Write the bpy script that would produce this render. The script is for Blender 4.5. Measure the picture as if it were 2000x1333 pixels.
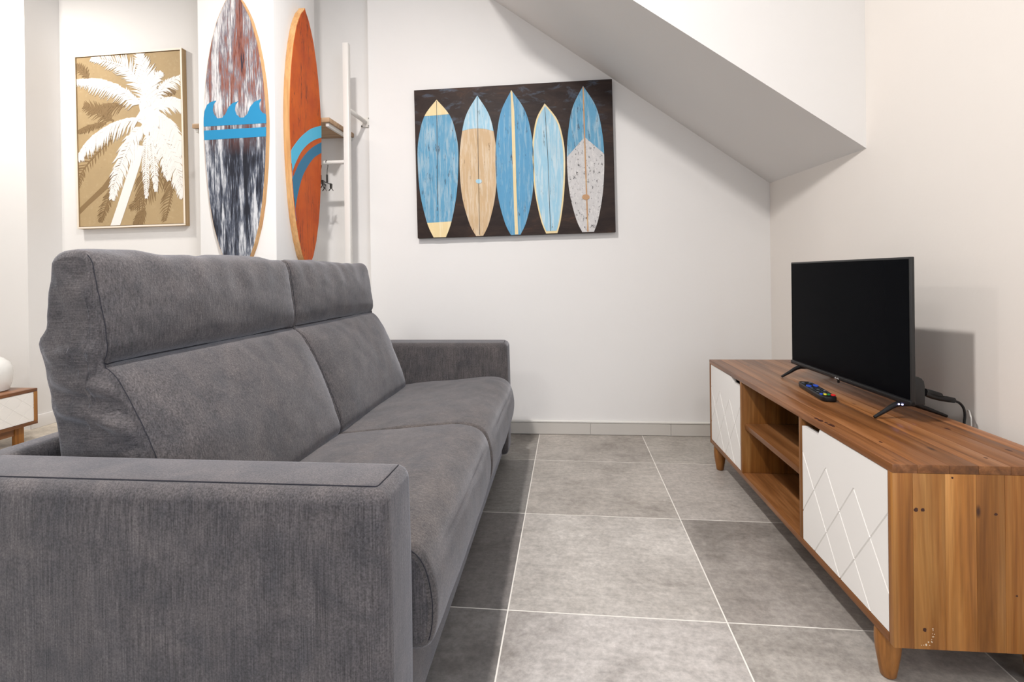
import bpy, bmesh, math, random
import numpy as np
from mathutils import Vector, Matrix, noise

random.seed(7)
scn = bpy.context.scene
for o in list(bpy.data.objects):
    bpy.data.objects.remove(o, do_unlink=True)
COL = scn.collection

# ------------------------------------------------------------------ camera
cam_d = bpy.data.cameras.new('camera')
cam = bpy.data.objects.new('camera', cam_d); COL.objects.link(cam)
RT = Vector((0.994065, 0.108077, -0.012427))
DN = Vector((-0.012113, -0.003561, -0.99992))
FW = Vector((-0.108113, 0.994136, -0.002231))
m = Matrix.Identity(4)
for i in range(3):
    m[i][0] = RT[i]; m[i][1] = -DN[i]; m[i][2] = -FW[i]
m[0][3], m[1][3], m[2][3] = 0.18267, -1.46397, 0.95326
cam.matrix_world = m
cam_d.sensor_fit = 'HORIZONTAL'; cam_d.sensor_width = 36.0
cam_d.lens = 1015.44 / 2000 * 36
cam_d.shift_y = -(666.5 - 538.97) / 2000
cam_d.clip_start = 0.02
scn.camera = cam

# ------------------------------------------------------------------ light
CEIL = 3.0
world = bpy.data.worlds.new('world'); scn.world = world
world.use_nodes = True
world.node_tree.nodes['Background'].inputs[0].default_value = (0.9, 0.95, 1, 1)
world.node_tree.nodes['Background'].inputs[1].default_value = 0.3

def area(name, loc, size, power, col, rot=(0, 0, 0), shape='DISK', size_y=None, spread=math.pi):
    d = bpy.data.lights.new(name, 'AREA'); d.shape = shape; d.size = size
    if size_y: d.size_y = size_y
    d.energy = power; d.color = col; d.spread = spread
    o = bpy.data.objects.new(name, d); COL.objects.link(o)
    o.location = loc; o.rotation_euler = rot
    return o
area('ceiling_lamp_or_fill', (-0.57, -0.36, CEIL - 0.03), 0.14, 58, (1.0, 0.955, 0.915))
area('ceiling_lamp_or_fill', (-3.25, 0.78, CEIL - 0.03), 0.22, 29, (1.0, 0.94, 0.87))
area('ceiling_lamp_or_fill', (-1.5, -2.3, CEIL - 0.03), 0.7, 22, (1.0, 0.97, 0.93))  # added fill light, behind the camera to the left; no known lamp
area('ceiling_lamp_or_fill', (0.55, -2.6, CEIL - 0.03), 0.5, 15, (1.0, 0.97, 0.93))  # second added fill, behind right, brightens faces turned to the camera
# window in the right wall behind the camera
area('window_light', (1.31, -2.55, 1.35), 1.3, 40, (0.66, 0.80, 1.0), (0, math.radians(90), 0), 'RECTANGLE', 1.5)

vs = scn.view_settings
vs.view_transform = 'Standard'; vs.look = 'None'; vs.gamma = 1; vs.use_curve_mapping = False
vs.exposure = 0.18

# ------------------------------------------------------------------ helpers
def obj(name, me, mat=None, parent=None, smooth=None):
    o = bpy.data.objects.new(name, me); COL.objects.link(o)
    if mat is not None and len(me.materials) == 0: me.materials.append(mat)
    if parent is not None: o.parent = parent
    if smooth is not None:
        for p in me.polygons: p.use_smooth = True
        me.set_sharp_from_angle(angle=math.radians(smooth))
    return o
def empty(name, loc=(0, 0, 0), rz=0.0):
    o = bpy.data.objects.new(name, None); COL.objects.link(o)
    o.location = loc; o.rotation_euler = (0, 0, rz); o.empty_display_size = 0.05
    return o
def tag(o, label, cat, group=None):
    o['label'] = label; o['category'] = cat
    if group: o['group'] = group
    return o
def struct(o):
    o['kind'] = 'structure'; return o
def me_data(name, v, f):
    me = bpy.data.meshes.new(name); me.from_pydata([tuple(p) for p in v], [], f); me.update(); return me
def box_me(x0, x1, y0, y1, z0, z1, bev=0.0, seg=2, name='box'):
    bm = bmesh.new()
    bmesh.ops.create_cube(bm, size=1.0)
    for v in bm.verts:
        v.co = Vector((x0 + (v.co.x + .5) * (x1 - x0), y0 + (v.co.y + .5) * (y1 - y0), z0 + (v.co.z + .5) * (z1 - z0)))
    if bev > 0:
        bmesh.ops.bevel(bm, geom=bm.edges[:], offset=bev, segments=seg, profile=0.5, affect='EDGES')
    me = bpy.data.meshes.new(name); bm.to_mesh(me); bm.free(); return me
def box(name, b, mat, parent=None, bev=0.0, seg=2):
    return obj(name, box_me(*b, bev=bev, seg=seg, name=name), mat, parent, 35 if bev > 0 else None)
def prism_me(poly, a0, a1, axis='y', bev=0.0, seg=1, name='prism'):
    """poly in the two other axes (x,z for y / y,z for x / x,y for z) extruded a0..a1"""
    def pt(p, a):
        if axis == 'y': return (p[0], a, p[1])
        if axis == 'x': return (a, p[0], p[1])
        return (p[0], p[1], a)
    n = len(poly)
    v = [pt(p, a0) for p in poly] + [pt(p, a1) for p in poly]
    f = [list(range(n)), list(range(2 * n - 1, n - 1, -1))]
    for i in range(n):
        j = (i + 1) % n
        f.append([i, i + n, j + n, j])
    bm = bmesh.new()
    bv = [bm.verts.new(p) for p in v]
    for q in f: bm.faces.new([bv[k] for k in q])
    bmesh.ops.recalc_face_normals(bm, faces=bm.faces[:])
    if bev > 0:
        es = [e for e in bm.edges if len(e.link_faces) == 2 and any(len(fc.verts) == n and n > 4 for fc in e.link_faces)]
        if n <= 4: es = bm.edges[:]
        bmesh.ops.bevel(bm, geom=es, offset=bev, segments=seg, profile=0.5, affect='EDGES')
    bmesh.ops.triangulate(bm, faces=[fc for fc in bm.faces if len(fc.verts) > 4])
    me = bpy.data.meshes.new(name); bm.to_mesh(me); bm.free(); return me
def tube_me(pts, r, n=8, name='tube', flat=1.0):
    pts = [Vector(p) for p in pts]; v = []; f = []
    rs = r if isinstance(r, (list, tuple)) else [r] * len(pts)
    prev = None
    for i, p in enumerate(pts):
        t = (pts[min(i + 1, len(pts) - 1)] - pts[max(i - 1, 0)]).normalized()
        if prev is None:
            up = Vector((0, 0, 1)) if abs(t.z) < .9 else Vector((1, 0, 0))
            a = t.cross(up).normalized()
        else:
            a = (prev - t * prev.dot(t)).normalized()
        prev = a; b = t.cross(a)
        for k in range(n):
            an = 2 * math.pi * k / n
            v.append(p + a * math.cos(an) * rs[i] + b * math.sin(an) * rs[i] * flat)
    for i in range(len(pts) - 1):
        for k in range(n):
            k2 = (k + 1) % n
            f.append([i * n + k, i * n + k2, (i + 1) * n + k2, (i + 1) * n + k])
    f.append(list(range(n - 1, -1, -1))); f.append([(len(pts) - 1) * n + k for k in range(n)])
    return me_data(name, v, f)
def tube(name, pts, r, mat, parent=None, n=8, flat=1.0):
    return obj(name, tube_me(pts, r, n, name, flat), mat, parent, 50)
def lathe_me(prof, n=32, c=(0, 0, 0), name='lathe'):
    v = []; f = []
    for (r, z) in prof:
        for k in range(n):
            a = 2 * math.pi * k / n
            v.append((c[0] + r * math.cos(a), c[1] + r * math.sin(a), c[2] + z))
    for i in range(len(prof) - 1):
        for k in range(n):
            k2 = (k + 1) % n
            f.append([i * n + k, i * n + k2, (i + 1) * n + k2, (i + 1) * n + k])
    f.append([k for k in range(n - 1, -1, -1)]); f.append([(len(prof) - 1) * n + k for k in range(n)])
    return me_data(name, v, f)
def spline(pts, per=8):
    P = [Vector(p) for p in pts]; out = []
    for i in range(len(P) - 1):
        p0 = P[max(i - 1, 0)]; p1 = P[i]; p2 = P[i + 1]; p3 = P[min(i + 2, len(P) - 1)]
        for k in range(per):
            t = k / per
            out.append(.5 * ((2 * p1) + (p2 - p0) * t + (2 * p0 - 5 * p1 + 4 * p2 - p3) * t * t + (-p0 + 3 * p1 - 3 * p2 + p3) * t ** 3))
    out.append(P[-1]); return out

# ------------------------------------------------------------------ materials
class NT:
    def __init__(s, name, rough=0.5, spec=0.5):
        s.m = bpy.data.materials.new(name); s.m.use_nodes = True
        s.t = s.m.node_tree; s.b = s.t.nodes['Principled BSDF']
        s.b.inputs['Roughness'].default_value = rough
        s.b.inputs['Specular IOR Level'].default_value = spec
    def n(s, typ, **kw):
        nd = s.t.nodes.new(typ)
        for k, v in kw.items(): setattr(nd, k, v)
        return nd
    def l(s, a, b): s.t.links.new(a, b)
    def coord(s, scale=(1, 1, 1), rnd=False, kind='Object'):
        tc = s.n('ShaderNodeTexCoord'); mp = s.n('ShaderNodeMapping'); mp.inputs['Scale'].default_value = scale
        src = tc.outputs[kind]
        if rnd:
            oi = s.n('ShaderNodeObjectInfo'); mu = s.n('ShaderNodeVectorMath', operation='SCALE')
            cb = s.n('ShaderNodeCombineXYZ')
            for k in range(3): s.l(oi.outputs['Random'], cb.inputs[k])
            s.l(cb.outputs[0], mu.inputs[0]); mu.inputs['Scale'].default_value = 37.0
            ad = s.n('ShaderNodeVectorMath', operation='ADD'); s.l(src, ad.inputs[0]); s.l(mu.outputs[0], ad.inputs[1]); src = ad.outputs[0]
        s.l(src, mp.inputs[0]); return mp.outputs[0]
    def noise(s, co, scale=5, detail=4, rough=.55, dist=0.0):
        nd = s.n('ShaderNodeTexNoise'); nd.inputs['Scale'].default_value = scale; nd.inputs['Detail'].default_value = detail
        nd.inputs['Roughness'].default_value = rough; nd.inputs['Distortion'].default_value = dist
        s.l(co, nd.inputs['Vector']); return nd.outputs['Fac']
    def ramp(s, fac, stops, interp='LINEAR'):
        nd = s.n('ShaderNodeValToRGB'); cr = nd.color_ramp; cr.interpolation = interp
        while len(cr.elements) > 1: cr.elements.remove(cr.elements[-1])
        for i, (p, c) in enumerate(stops):
            e = cr.elements[0] if i == 0 else cr.elements.new(p)
            e.position = p; e.color = (*c, 1) if len(c) == 3 else c
        s.l(fac, nd.inputs[0]); return nd.outputs[0]
    def mix(s, fac, a, b, mode='MIX'):
        nd = s.n('ShaderNodeMix', data_type='RGBA', blend_type=mode)
        for sock, v in ((nd.inputs[0], fac), (nd.inputs[6], a), (nd.inputs[7], b)):
            if isinstance(v, (int, float)): sock.default_value = v
            elif isinstance(v, tuple): sock.default_value = (*v, 1) if len(v) == 3 else v
            else: s.l(v, sock)
        return nd.outputs[2]
    def math(s, op, a, b=0.0):
        nd = s.n('ShaderNodeMath', operation=op)
        for i, v in enumerate((a, b)):
            if isinstance(v, (int, float)): nd.inputs[i].default_value = v
            else: s.l(v, nd.inputs[i])
        return nd.outputs[0]
    def base(s, c):
        if isinstance(c, tuple): s.b.inputs['Base Color'].default_value = (*c, 1)
        else: s.l(c, s.b.inputs['Base Color'])
    def bump(s, h, strength=.2, dist=.002):
        nd = s.n('ShaderNodeBump'); nd.inputs['Strength'].default_value = strength; nd.inputs['Distance'].default_value = dist
        s.l(h, nd.inputs['Height']); s.l(nd.outputs[0], s.b.inputs['Normal'])

def srgb(r, g, b):
    f = lambda c: (c / 255 / 12.92) if c / 255 <= .04045 else ((c / 255 + .055) / 1.055) ** 2.4
    return (f(r), f(g), f(b))

def m_plain(name, col, rough=.5, spec=.5, bump=0, metal=0):
    M = NT(name, rough, spec); co = M.coord()
    f = M.noise(co, 9, 3)
    M.base(M.mix(M.math('MULTIPLY', f, .12), col, tuple(c * .8 for c in col)))
    M.b.inputs['Metallic'].default_value = metal
    if bump: M.bump(M.noise(co, 90, 4), bump, .001)
    return M.m
def m_wall(name, col):
    M = NT(name, .75, .25); co = M.coord()
    f = M.noise(co, 1.3, 5)
    M.base(M.ramp(f, [(.3, tuple(c * .975 for c in col)), (.7, col)]))
    M.bump(M.noise(co, 60, 5, .6), .10, .003)
    return M.m
MW = m_wall('paint_white', (.835, .82, .805))
MWW = m_wall('paint_warm', (.835, .79, .745))
MSKIRT = m_plain('skirting_tile', (.60, .57, .53), .35)
MSKIRT2 = m_plain('skirting_cap', (.80, .78, .74), .4)
MGROUT = m_plain('grout', (.80, .77, .72), .8, .2)

def m_tile():
    M = NT('stone_tile', .42, .45); co = M.coord(rnd=True)
    oi = M.n('ShaderNodeObjectInfo')
    big = M.noise(co, 2.6, 10, .70, .35)
    fine = M.noise(M.coord((1, 1, 1), True), 55, 6, .75)
    st = M.noise(M.coord((3, 16, 1), True), 3, 5, .6)
    a = M.ramp(big, [(.30, (.46, .44, .42)), (.47, (.84, .83, .82)), (.66, (1.08, 1.08, 1.08))])
    b = M.ramp(fine, [(.3, (.72, .72, .72)), (.7, (1.20, 1.20, 1.20))])
    c = M.ramp(st, [(.35, (.90, .90, .90)), (.65, (1.06, 1.06, 1.06))])
    k = M.mix(1.0, a, b, 'MULTIPLY'); k = M.mix(1.0, k, c, 'MULTIPLY')
    M.base(M.mix(1.0, k, oi.outputs['Color'], 'MULTIPLY'))
    M.l(M.ramp(big, [(.3, (.36,) * 3), (.7, (.5,) * 3)]), M.b.inputs['Roughness'])
    M.bump(fine, .06, .001)
    return M.m
MTILE = m_tile()

def m_fabric(name, sc, col=(.080, .0735, .0745), lo=.60, hi=1.5):
    """chenille: streaks stretched by sc, mottle and a soft sheen"""
    M = NT(name, .9, .15)
    st = M.noise(M.coord(sc), 1.0, 3, .65)
    mo = M.noise(M.coord(), 13, 7, .68, .3)
    wv = M.noise(M.coord((300, 300, 300)), 1.0, 3, .65)
    a = M.ramp(st, [(.30, (lo,) * 3), (.70, (hi, hi, hi * .99))])
    b = M.ramp(mo, [(.30, (.68, .70, .74)), (.70, (1.34, 1.28, 1.25))])
    c = M.ramp(wv, [(.32, (.66,) * 3), (.68, (1.38,) * 3)])
    k = M.mix(1.0, a, b, 'MULTIPLY'); k = M.mix(1.0, k, c, 'MULTIPLY')
    M.base(M.mix(1.0, k, col, 'MULTIPLY'))
    M.b.inputs['Sheen Weight'].default_value = .40
    M.b.inputs['Sheen Roughness'].default_value = .45
    M.b.inputs['Sheen Tint'].default_value = (.85, .86, .92, 1)
    h = M.math('ADD', M.math('MULTIPLY', st, .6), wv)
    M.bump(h, .45, .0012)
    return M.m
FAB_ARM = m_fabric('chenille_arm', (480, 480, 10), lo=.62, hi=1.42)
FAB_BACK = m_fabric('chenille_back', (300, 300, 34), lo=.62, hi=1.44)
FAB_GUS = m_fabric('chenille_gusset', (16, 300, 420), lo=.68, hi=1.36)
FAB_SEAT = m_fabric('chenille_seat', (60, 220, 200), col=(.084, .0755, .0725), lo=.72, hi=1.32)
MSEAM = m_plain('seam_thread', (.034, .033, .040), .9, .1)
MBLACK = m_plain('black_plastic', (.008, .008, .009), .4, .3)
MDARK = m_plain('dark_grey_plastic', (.030, .030, .030), .45, .3)
MSCREEN = m_plain('screen_glass', (.0018, .0022, .0034), .25, .015)
MWHITE = m_plain('white_lacquer', (.90, .88, .855), .38)
MWMETAL = m_plain('white_metal', (.80, .78, .74), .35)
MCER = m_plain('white_ceramic', (.84, .84, .82), .15)

def m_wood(name, grain, c0, c1, c2, knots=True, rough=.38):
    """grain: axis index along which the fibres run"""
    M = NT(name, rough, .4); oi = M.n('ShaderNodeObjectInfo')
    sc = [22.0, 22.0, 22.0]; sc[grain] = 1.1
    g = M.noise(M.coord(tuple(sc), True), 1.0, 5, .6, .7)
    sf = [150.0] * 3; sf[grain] = 4.0
    g2 = M.noise(M.coord(tuple(sf), True), 1.0, 3, .6)
    sb = [5.0] * 3; sb[grain] = .8
    g3 = M.noise(M.coord(tuple(sb), True), 1.0, 2, .5)
    a = M.ramp(g, [(.26, c0), (.50, c1), (.74, c2)])
    b = M.ramp(g2, [(.3, (.80,) * 3), (.7, (1.14,) * 3)])
    c = M.ramp(g3, [(.3, (.80, .78, .76)), (.7, (1.12, 1.13, 1.13))])
    k = M.mix(1.0, a, b, 'MULTIPLY'); k = M.mix(1.0, k, c, 'MULTIPLY')
    k = M.mix(1.0, k, oi.outputs['Color'], 'MULTIPLY')
    if knots:
        vo = M.n('ShaderNodeTexVoronoi'); vo.inputs['Scale'].default_value = 1.0
        sk = [11.0] * 3; sk[grain] = 4.2
        M.l(M.coord(tuple(sk), True), vo.inputs['Vector'])
        kn = M.ramp(vo.outputs['Distance'], [(.03, (1,) * 3), (.075, (0,) * 3)])
        k = M.mix(kn, k, (.055, .018, .006))
    M.base(k); M.bump(g2, .08, .0008)
    return M.m
W0, W1, W2 = srgb(104, 62, 24), srgb(152, 100, 46), srgb(186, 138, 80)
WOOD_Y = m_wood('cedar_lengthwise', 1, srgb(86, 52, 28), srgb(134, 88, 52), srgb(174, 124, 84), rough=.33)
WOOD_Z = m_wood('cedar_upright', 2, W0, W1, W2)
WOOD_X = m_wood('cedar_crosswise', 0, W0, W1, W2)
WOOD_FOOT = m_wood('turned_wood', 2, srgb(112, 70, 28), srgb(150, 98, 46), srgb(172, 120, 66), False)
PALE = m_wood('pale_ply', 2, srgb(196, 140, 84), srgb(214, 164, 108), srgb(226, 184, 132), False, .5)
OAKX = m_wood('shelf_oak', 0, srgb(150, 116, 88), srgb(182, 150, 118), srgb(200, 172, 142), False, .5)

def m_paint(name, col, light, dark, lw=.55, dw=.62, stretch=(60, 60, 6), rough=.55):
    """brushed, flaking paint: streaks of light and dark over a colour"""
    M = NT(name, rough, .3)
    a = M.noise(M.coord(stretch), 1.0, 5, .65, .4)
    b = M.noise(M.coord(tuple(s * .8 + 3 for s in stretch)), 1.3, 6, .7, .2)
    c = M.noise(M.coord(), 7, 3)
    k = M.mix(M.ramp(a, [(lw - .06, (0,) * 3), (lw + .08, (.85,) * 3)]), col, light)
    k = M.mix(M.ramp(c, [(.35, (0,) * 3), (.7, (.35,) * 3)]), k, tuple(x * .8 for x in col))
    k = M.mix(M.ramp(b, [(dw - .015, (0,) * 3), (dw + .035, (.9,) * 3)]), k, dark)
    M.base(k); M.bump(b, .12, .001)
    return M.m

# ------------------------------------------------------------------ room shell
XR = 1.337; YB0, YB1 = 1.620, 1.665      # main back wall runs (-1.025,YB0) .. (XR,YB1)
XB0 = -1.025; YN = 1.735; XL = -3.252; YF = -3.7; XFAR = -5.2
floor = struct(box('floor', (XFAR, XR + .1, YF - .05, YN + .05, -.08, -.0005), MGROUT))
tile_me = box_me(.0020, .5980, .0020, .5980, -.009, 0, .0004, 1, 'tile'); tile_me.materials.append(MTILE)
def wall_y(x): return YB0 + (YB1 - YB0) * (x - XB0) / (XR - XB0)
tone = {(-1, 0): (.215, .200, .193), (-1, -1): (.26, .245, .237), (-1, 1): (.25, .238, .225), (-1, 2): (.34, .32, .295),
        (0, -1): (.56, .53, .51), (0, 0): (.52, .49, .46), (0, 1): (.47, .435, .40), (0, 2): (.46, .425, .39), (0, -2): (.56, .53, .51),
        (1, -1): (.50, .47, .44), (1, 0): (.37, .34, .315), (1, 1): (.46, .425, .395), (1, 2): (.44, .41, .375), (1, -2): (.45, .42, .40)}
for iu in range(-9, 3):
    for iv in range(-7, 3):
        x0, y0 = iu * .6, iv * .6
        x1 = min(x0 + .6, XR); y1 = y0 + .6
        yl = YN if x0 < XB0 - .3 else wall_y(x0) + .02
        me = tile_me
        if x0 + .6 > XR or y0 + .6 > yl:
            y1 = min(y1, yl)
            me = box_me(.0020, x1 - x0 - .0020, .0020, y1 - y0 - .0020, -.009, 0, .0004, 1, 'tile_cut'); me.materials.append(MTILE)
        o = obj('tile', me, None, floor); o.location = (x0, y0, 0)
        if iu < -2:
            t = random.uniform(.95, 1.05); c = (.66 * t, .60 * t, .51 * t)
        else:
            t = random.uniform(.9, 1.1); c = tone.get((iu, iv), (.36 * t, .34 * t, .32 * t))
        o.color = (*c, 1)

th = math.atan2(YB1 - YB0, XR - XB0)
Lw = math.hypot(XR - XB0, YB1 - YB0)
wb = struct(box('wall_back', (0, Lw + .12, 0, .11, 0, CEIL), MW)); wb.location = (XB0, YB0, 0); wb.rotation_euler.z = th
struct(box('wall_alcove', (XL - .02, XB0 + .4, YN, YN + .1, 0, CEIL), MW))
struct(box('wall_right', (XR, XR + .12, YF - .1, YB1 + .2, 0, CEIL), MWW))
struct(box('wall_left', (XFAR, XL, 1.505, YN + .1, 0, CEIL), MW))
struct(box('wall_far_left', (XFAR - .1, XFAR, YF - .1, 1.505, 0, CEIL), MW))
struct(box('wall_front', (XFAR - .1, XR, YF - .1, YF, 0, CEIL), MW))
struct(box('ceiling', (XFAR - .1, XR + .12, YF - .1, YN + .1, CEIL, CEIL + .08), MW))
# underside and cheek of the stair that cuts through the corner
def sof(x, y):
    zf = 1.464 + (1.332 - x) * .7247; zn = 1.432 + (1.329 - x) * .7216
    t = (y - .691) / (1.64 - .691); return zn + (zf - zn) * t
xa = -.30
sv = []
for y in (.691, 1.70):
    sv += [(XR + .02, y, sof(XR + .02, y)), (xa, y, sof(xa, y)), (xa, y, CEIL + .02), (XR + .02, y, CEIL + .02)]
struct(obj('wall_stair', me_data('wall_stair', sv, [[0, 1, 2, 3], [7, 6, 5, 4], [0, 4, 5, 1], [1, 5, 6, 2], [2, 6, 7, 3], [3, 7, 4, 0]]), MW))
# square column
struct(box('wall_column', (-1.642, -1.240, .948, 1.367, 0, CEIL), MW, None, .004, 2))
# skirting: tile plinth pieces with a white rounded cap
bb = struct(box('baseboard_back', (0, Lw - .001, -.006, -.0005, 0, .07), MSKIRT)); bb.location = (XB0, YB0, 0); bb.rotation_euler.z = th
xs = [0, .62, 1.325, 1.79, Lw - .002]
for a, b in zip(xs[:-1], xs[1:]):
    t = box('skirting_tile', (a + .0008, b - .0008, -.011, -.006, .002, .069), MSKIRT, bb, .001, 1)
box('cap_strip', (0, Lw - .002, -.014, -.0005, .07, .084), MSKIRT2, bb, .005, 3)
struct(box('baseboard_left', (XL, XL + .012, 1.507, YN, 0, .082), MW, None, .003, 2))
struct(box('baseboard_alcove', (XL + .013, XB0 + .1, YN - .012, YN - .0005, 0, .082), MW, None, .003, 2))

# ------------------------------------------------------------------ sofa
sofa = empty('sofa', (-.115, -.5, 0), math.radians(.6))
tag(sofa, 'dark grey chenille two-seat sofa with high back cushions and square arms', 'sofa')
SO = Vector((.115, .5, 0))          # shapes below are given in room coordinates of the unrotated sofa
def sshift(me):
    me.transform(Matrix.Translation(SO)); return me
def sbox(name, b, mat, bev, seg=4, parent=sofa):
    return obj(name, sshift(box_me(*b, bev=bev, seg=seg, name=name)), mat, parent, 60)

# arms
def arm(y0, y1, outer):
    bm = bmesh.new(); bmesh.ops.create_cube(bm, size=1)
    x0, x1, z0, z1 = -.97, -.115, .035, .606
    for v in bm.verts: v.co = Vector((x0 + (v.co.x + .5) * (x1 - x0), y0 + (v.co.y + .5) * (y1 - y0), z0 + (v.co.z + .5) * (z1 - z0)))
    bmesh.ops.bevel(bm, geom=bm.edges[:], offset=.024, segments=5, profile=.5, affect='EDGES')
    bmesh.ops.subdivide_edges(bm, edges=[e for e in bm.edges if e.calc_length() > .2], cuts=14, use_grid_fill=True)
    for v in bm.verts:
        c = v.co; s = (c.x - x0) / (x1 - x0); t = (c.z - z0) / (z1 - z0)
        bl = 16 * max(s * (1 - s), 0) * max(t * (1 - t), 0)
        d = .008 * min(1, bl) + .002 * noise.noise(Vector((c.x * 6, c.y * 3, c.z * 5)))
        if abs(c.y - y0) < .02: c.y -= d
        if abs(c.y - y1) < .02: c.y += d
        if c.x > x1 - .02: c.x += .004 * math.sin(math.pi * t)
    me = bpy.data.meshes.new('arm'); bm.to_mesh(me); bm.free(); sshift(me)
    a = obj('arm', me, FAB_ARM, sofa, 60)
    yo, yi = (y0, y1) if outer < 0 else (y1, y0)
    sg = 1 if outer < 0 else -1
    tube('seam', [SO + Vector(p) for p in [(-.95, yo + sg * .021, .6065), (-.6, yo + sg * .021, .6068), (-.16, yo + sg * .022, .6068), (-.140, yo + sg * .0225, .6064), (-.137, yo + sg * .025, .6062), (-.136, yo + sg * .030, .6062), (-.134, yo + sg * .07, .6060), (-.133, yi - sg * .022, .6054)]], .0010, MSEAM, a, 6)
    return a
arm(-.660, -.515, -1)
arm(1.145, 1.290, 1)
# base, back frame, feet
sbox('base', (-.93, -.145, -.513, 1.143, .035, .225), FAB_SEAT, .012, 3)
sbox('back_frame', (-1.03, -.945, -.658, 1.288, .035, .598), FAB_BACK, .022, 4)
sbox('deck', (-.93, -.30, -.512, 1.142, .22, .385), FAB_SEAT, .01, 2)
for fx in (-.92, -.20):
    for fy in (-.58, 1.2):
        obj('foot', sshift(lathe_me([(.0, 0), (.024, 0), (.026, .02), (.026, .037)], 16, (fx, fy, 0), 'foot')), MBLACK, sofa, 40)

def chaikin(P, it=2):
    for _ in range(it):
        Q = []
        for i in range(len(P)):
            a, b = P[i], P[(i + 1) % len(P)]
            Q.append((a[0] * .75 + b[0] * .25, a[1] * .75 + b[1] * .25)); Q.append((a[0] * .25 + b[0] * .75, a[1] * .25 + b[1] * .75))
        P = Q
    return P
def resample(P, n):
    P = P + [P[0]]; d = [0]
    for a, b in zip(P[:-1], P[1:]): d.append(d[-1] + math.hypot(b[0] - a[0], b[1] - a[1]))
    out = []; k = 0
    for i in range(n):
        s = d[-1] * i / n
        while d[k + 1] < s: k += 1
        t = (s - d[k]) / max(1e-9, d[k + 1] - d[k])
        out.append((P[k][0] + (P[k + 1][0] - P[k][0]) * t, P[k][1] + (P[k + 1][1] - P[k][1]) * t))
    return out
def loft(prof, v0, v1, r, crown_fn, disp_fn, nv=40, n=110, capbulge=.01, capw=None, endfix=None):
    """closed (x,z) profile swept along y; returns verts, faces, face class info"""
    P = resample(chaikin(prof), n)
    A = sum(P[i][0] * P[(i + 1) % n][1] - P[(i + 1) % n][0] * P[i][1] for i in range(n))
    sg = 1 if A > 0 else -1
    N = []
    for i in range(n):
        a, b = P[i - 1], P[(i + 1) % n]
        tx, tz = b[0] - a[0], b[1] - a[1]; L = math.hypot(tx, tz) or 1
        N.append((sg * tz / L, -sg * tx / L))
    V = []; F = []; info = []
    st = [0, .15, .35, .6, .85, 1.2]
    ys = [v0 + r * s for s in st] + [v0 + r * 1.5 + (v1 - v0 - 3 * r) * k / (nv - 1) for k in range(nv)] + [v1 - r * s for s in st[::-1]]
    for y in ys:
        e = min(y - v0, v1 - y); ins = 0
        if e < r: ins = r - math.sqrt(max(0, r * r - (r - e) ** 2))
        s = (y - v0) / (v1 - v0)
        for i in range(n):
            off = -ins + crown_fn(P[i], N[i], s) + disp_fn(P[i], N[i], y)
            p_ = Vector((P[i][0] + N[i][0] * off, y, P[i][1] + N[i][1] * off))
            V.append(endfix(p_, e) if endfix else p_)
    m_ = len(ys)
    for j in range(m_ - 1):
        for i in range(n):
            i2 = (i + 1) % n
            F.append([j * n + i, j * n + i2, (j + 1) * n + i2, (j + 1) * n + i]); info.append(('side', P[i], N[i]))
    cx = sum(p[0] for p in P) / n; cz = sum(p[1] for p in P) / n
    for end, sgn in ((0, -1), (m_ - 1, 1)):
        ring = [end * n + i for i in range(n)]
        K = 12
        for k in range(1, K + 1):
            t = 1 - k / (K + .6)
            new = []
            for i in range(n):
                b = V[end * n + i]
                x = cx + (b.x - cx) * t; z = cz + (b.z - cz) * t
                y = b.y + sgn * (capbulge * (1 - t ** 3) + (capw(x, z, t) if capw else 0))
                V.append(Vector((x, y, z))); new.append(len(V) - 1)
            for i in range(n):
                i2 = (i + 1) % n
                F.append([ring[i], ring[i2], new[i2], new[i]]); info.append(('cap', None, None))
            ring = new
        F.append(ring[:]); info.append(('cap', None, None))
    bm = bmesh.new(); bv = [bm.verts.new(v) for v in V]
    for f in F: bm.faces.new([bv[k] for k in f])
    bmesh.ops.recalc_face_normals(bm, faces=bm.faces[:])
    bm.verts.index_update(); F2 = [[v.index for v in f.verts] for f in bm.faces]
    bm.free()
    return V, F2, info, P, N
def submesh(name, V, F, sel):
    mp = {}; v = []; f = []
    for k in sel:
        q = []
        for i in F[k]:
            if i not in mp: mp[i] = len(v); v.append(V[i] + SO)
            q.append(mp[i])
        f.append(q)
    return me_data(name, v, f)

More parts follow.
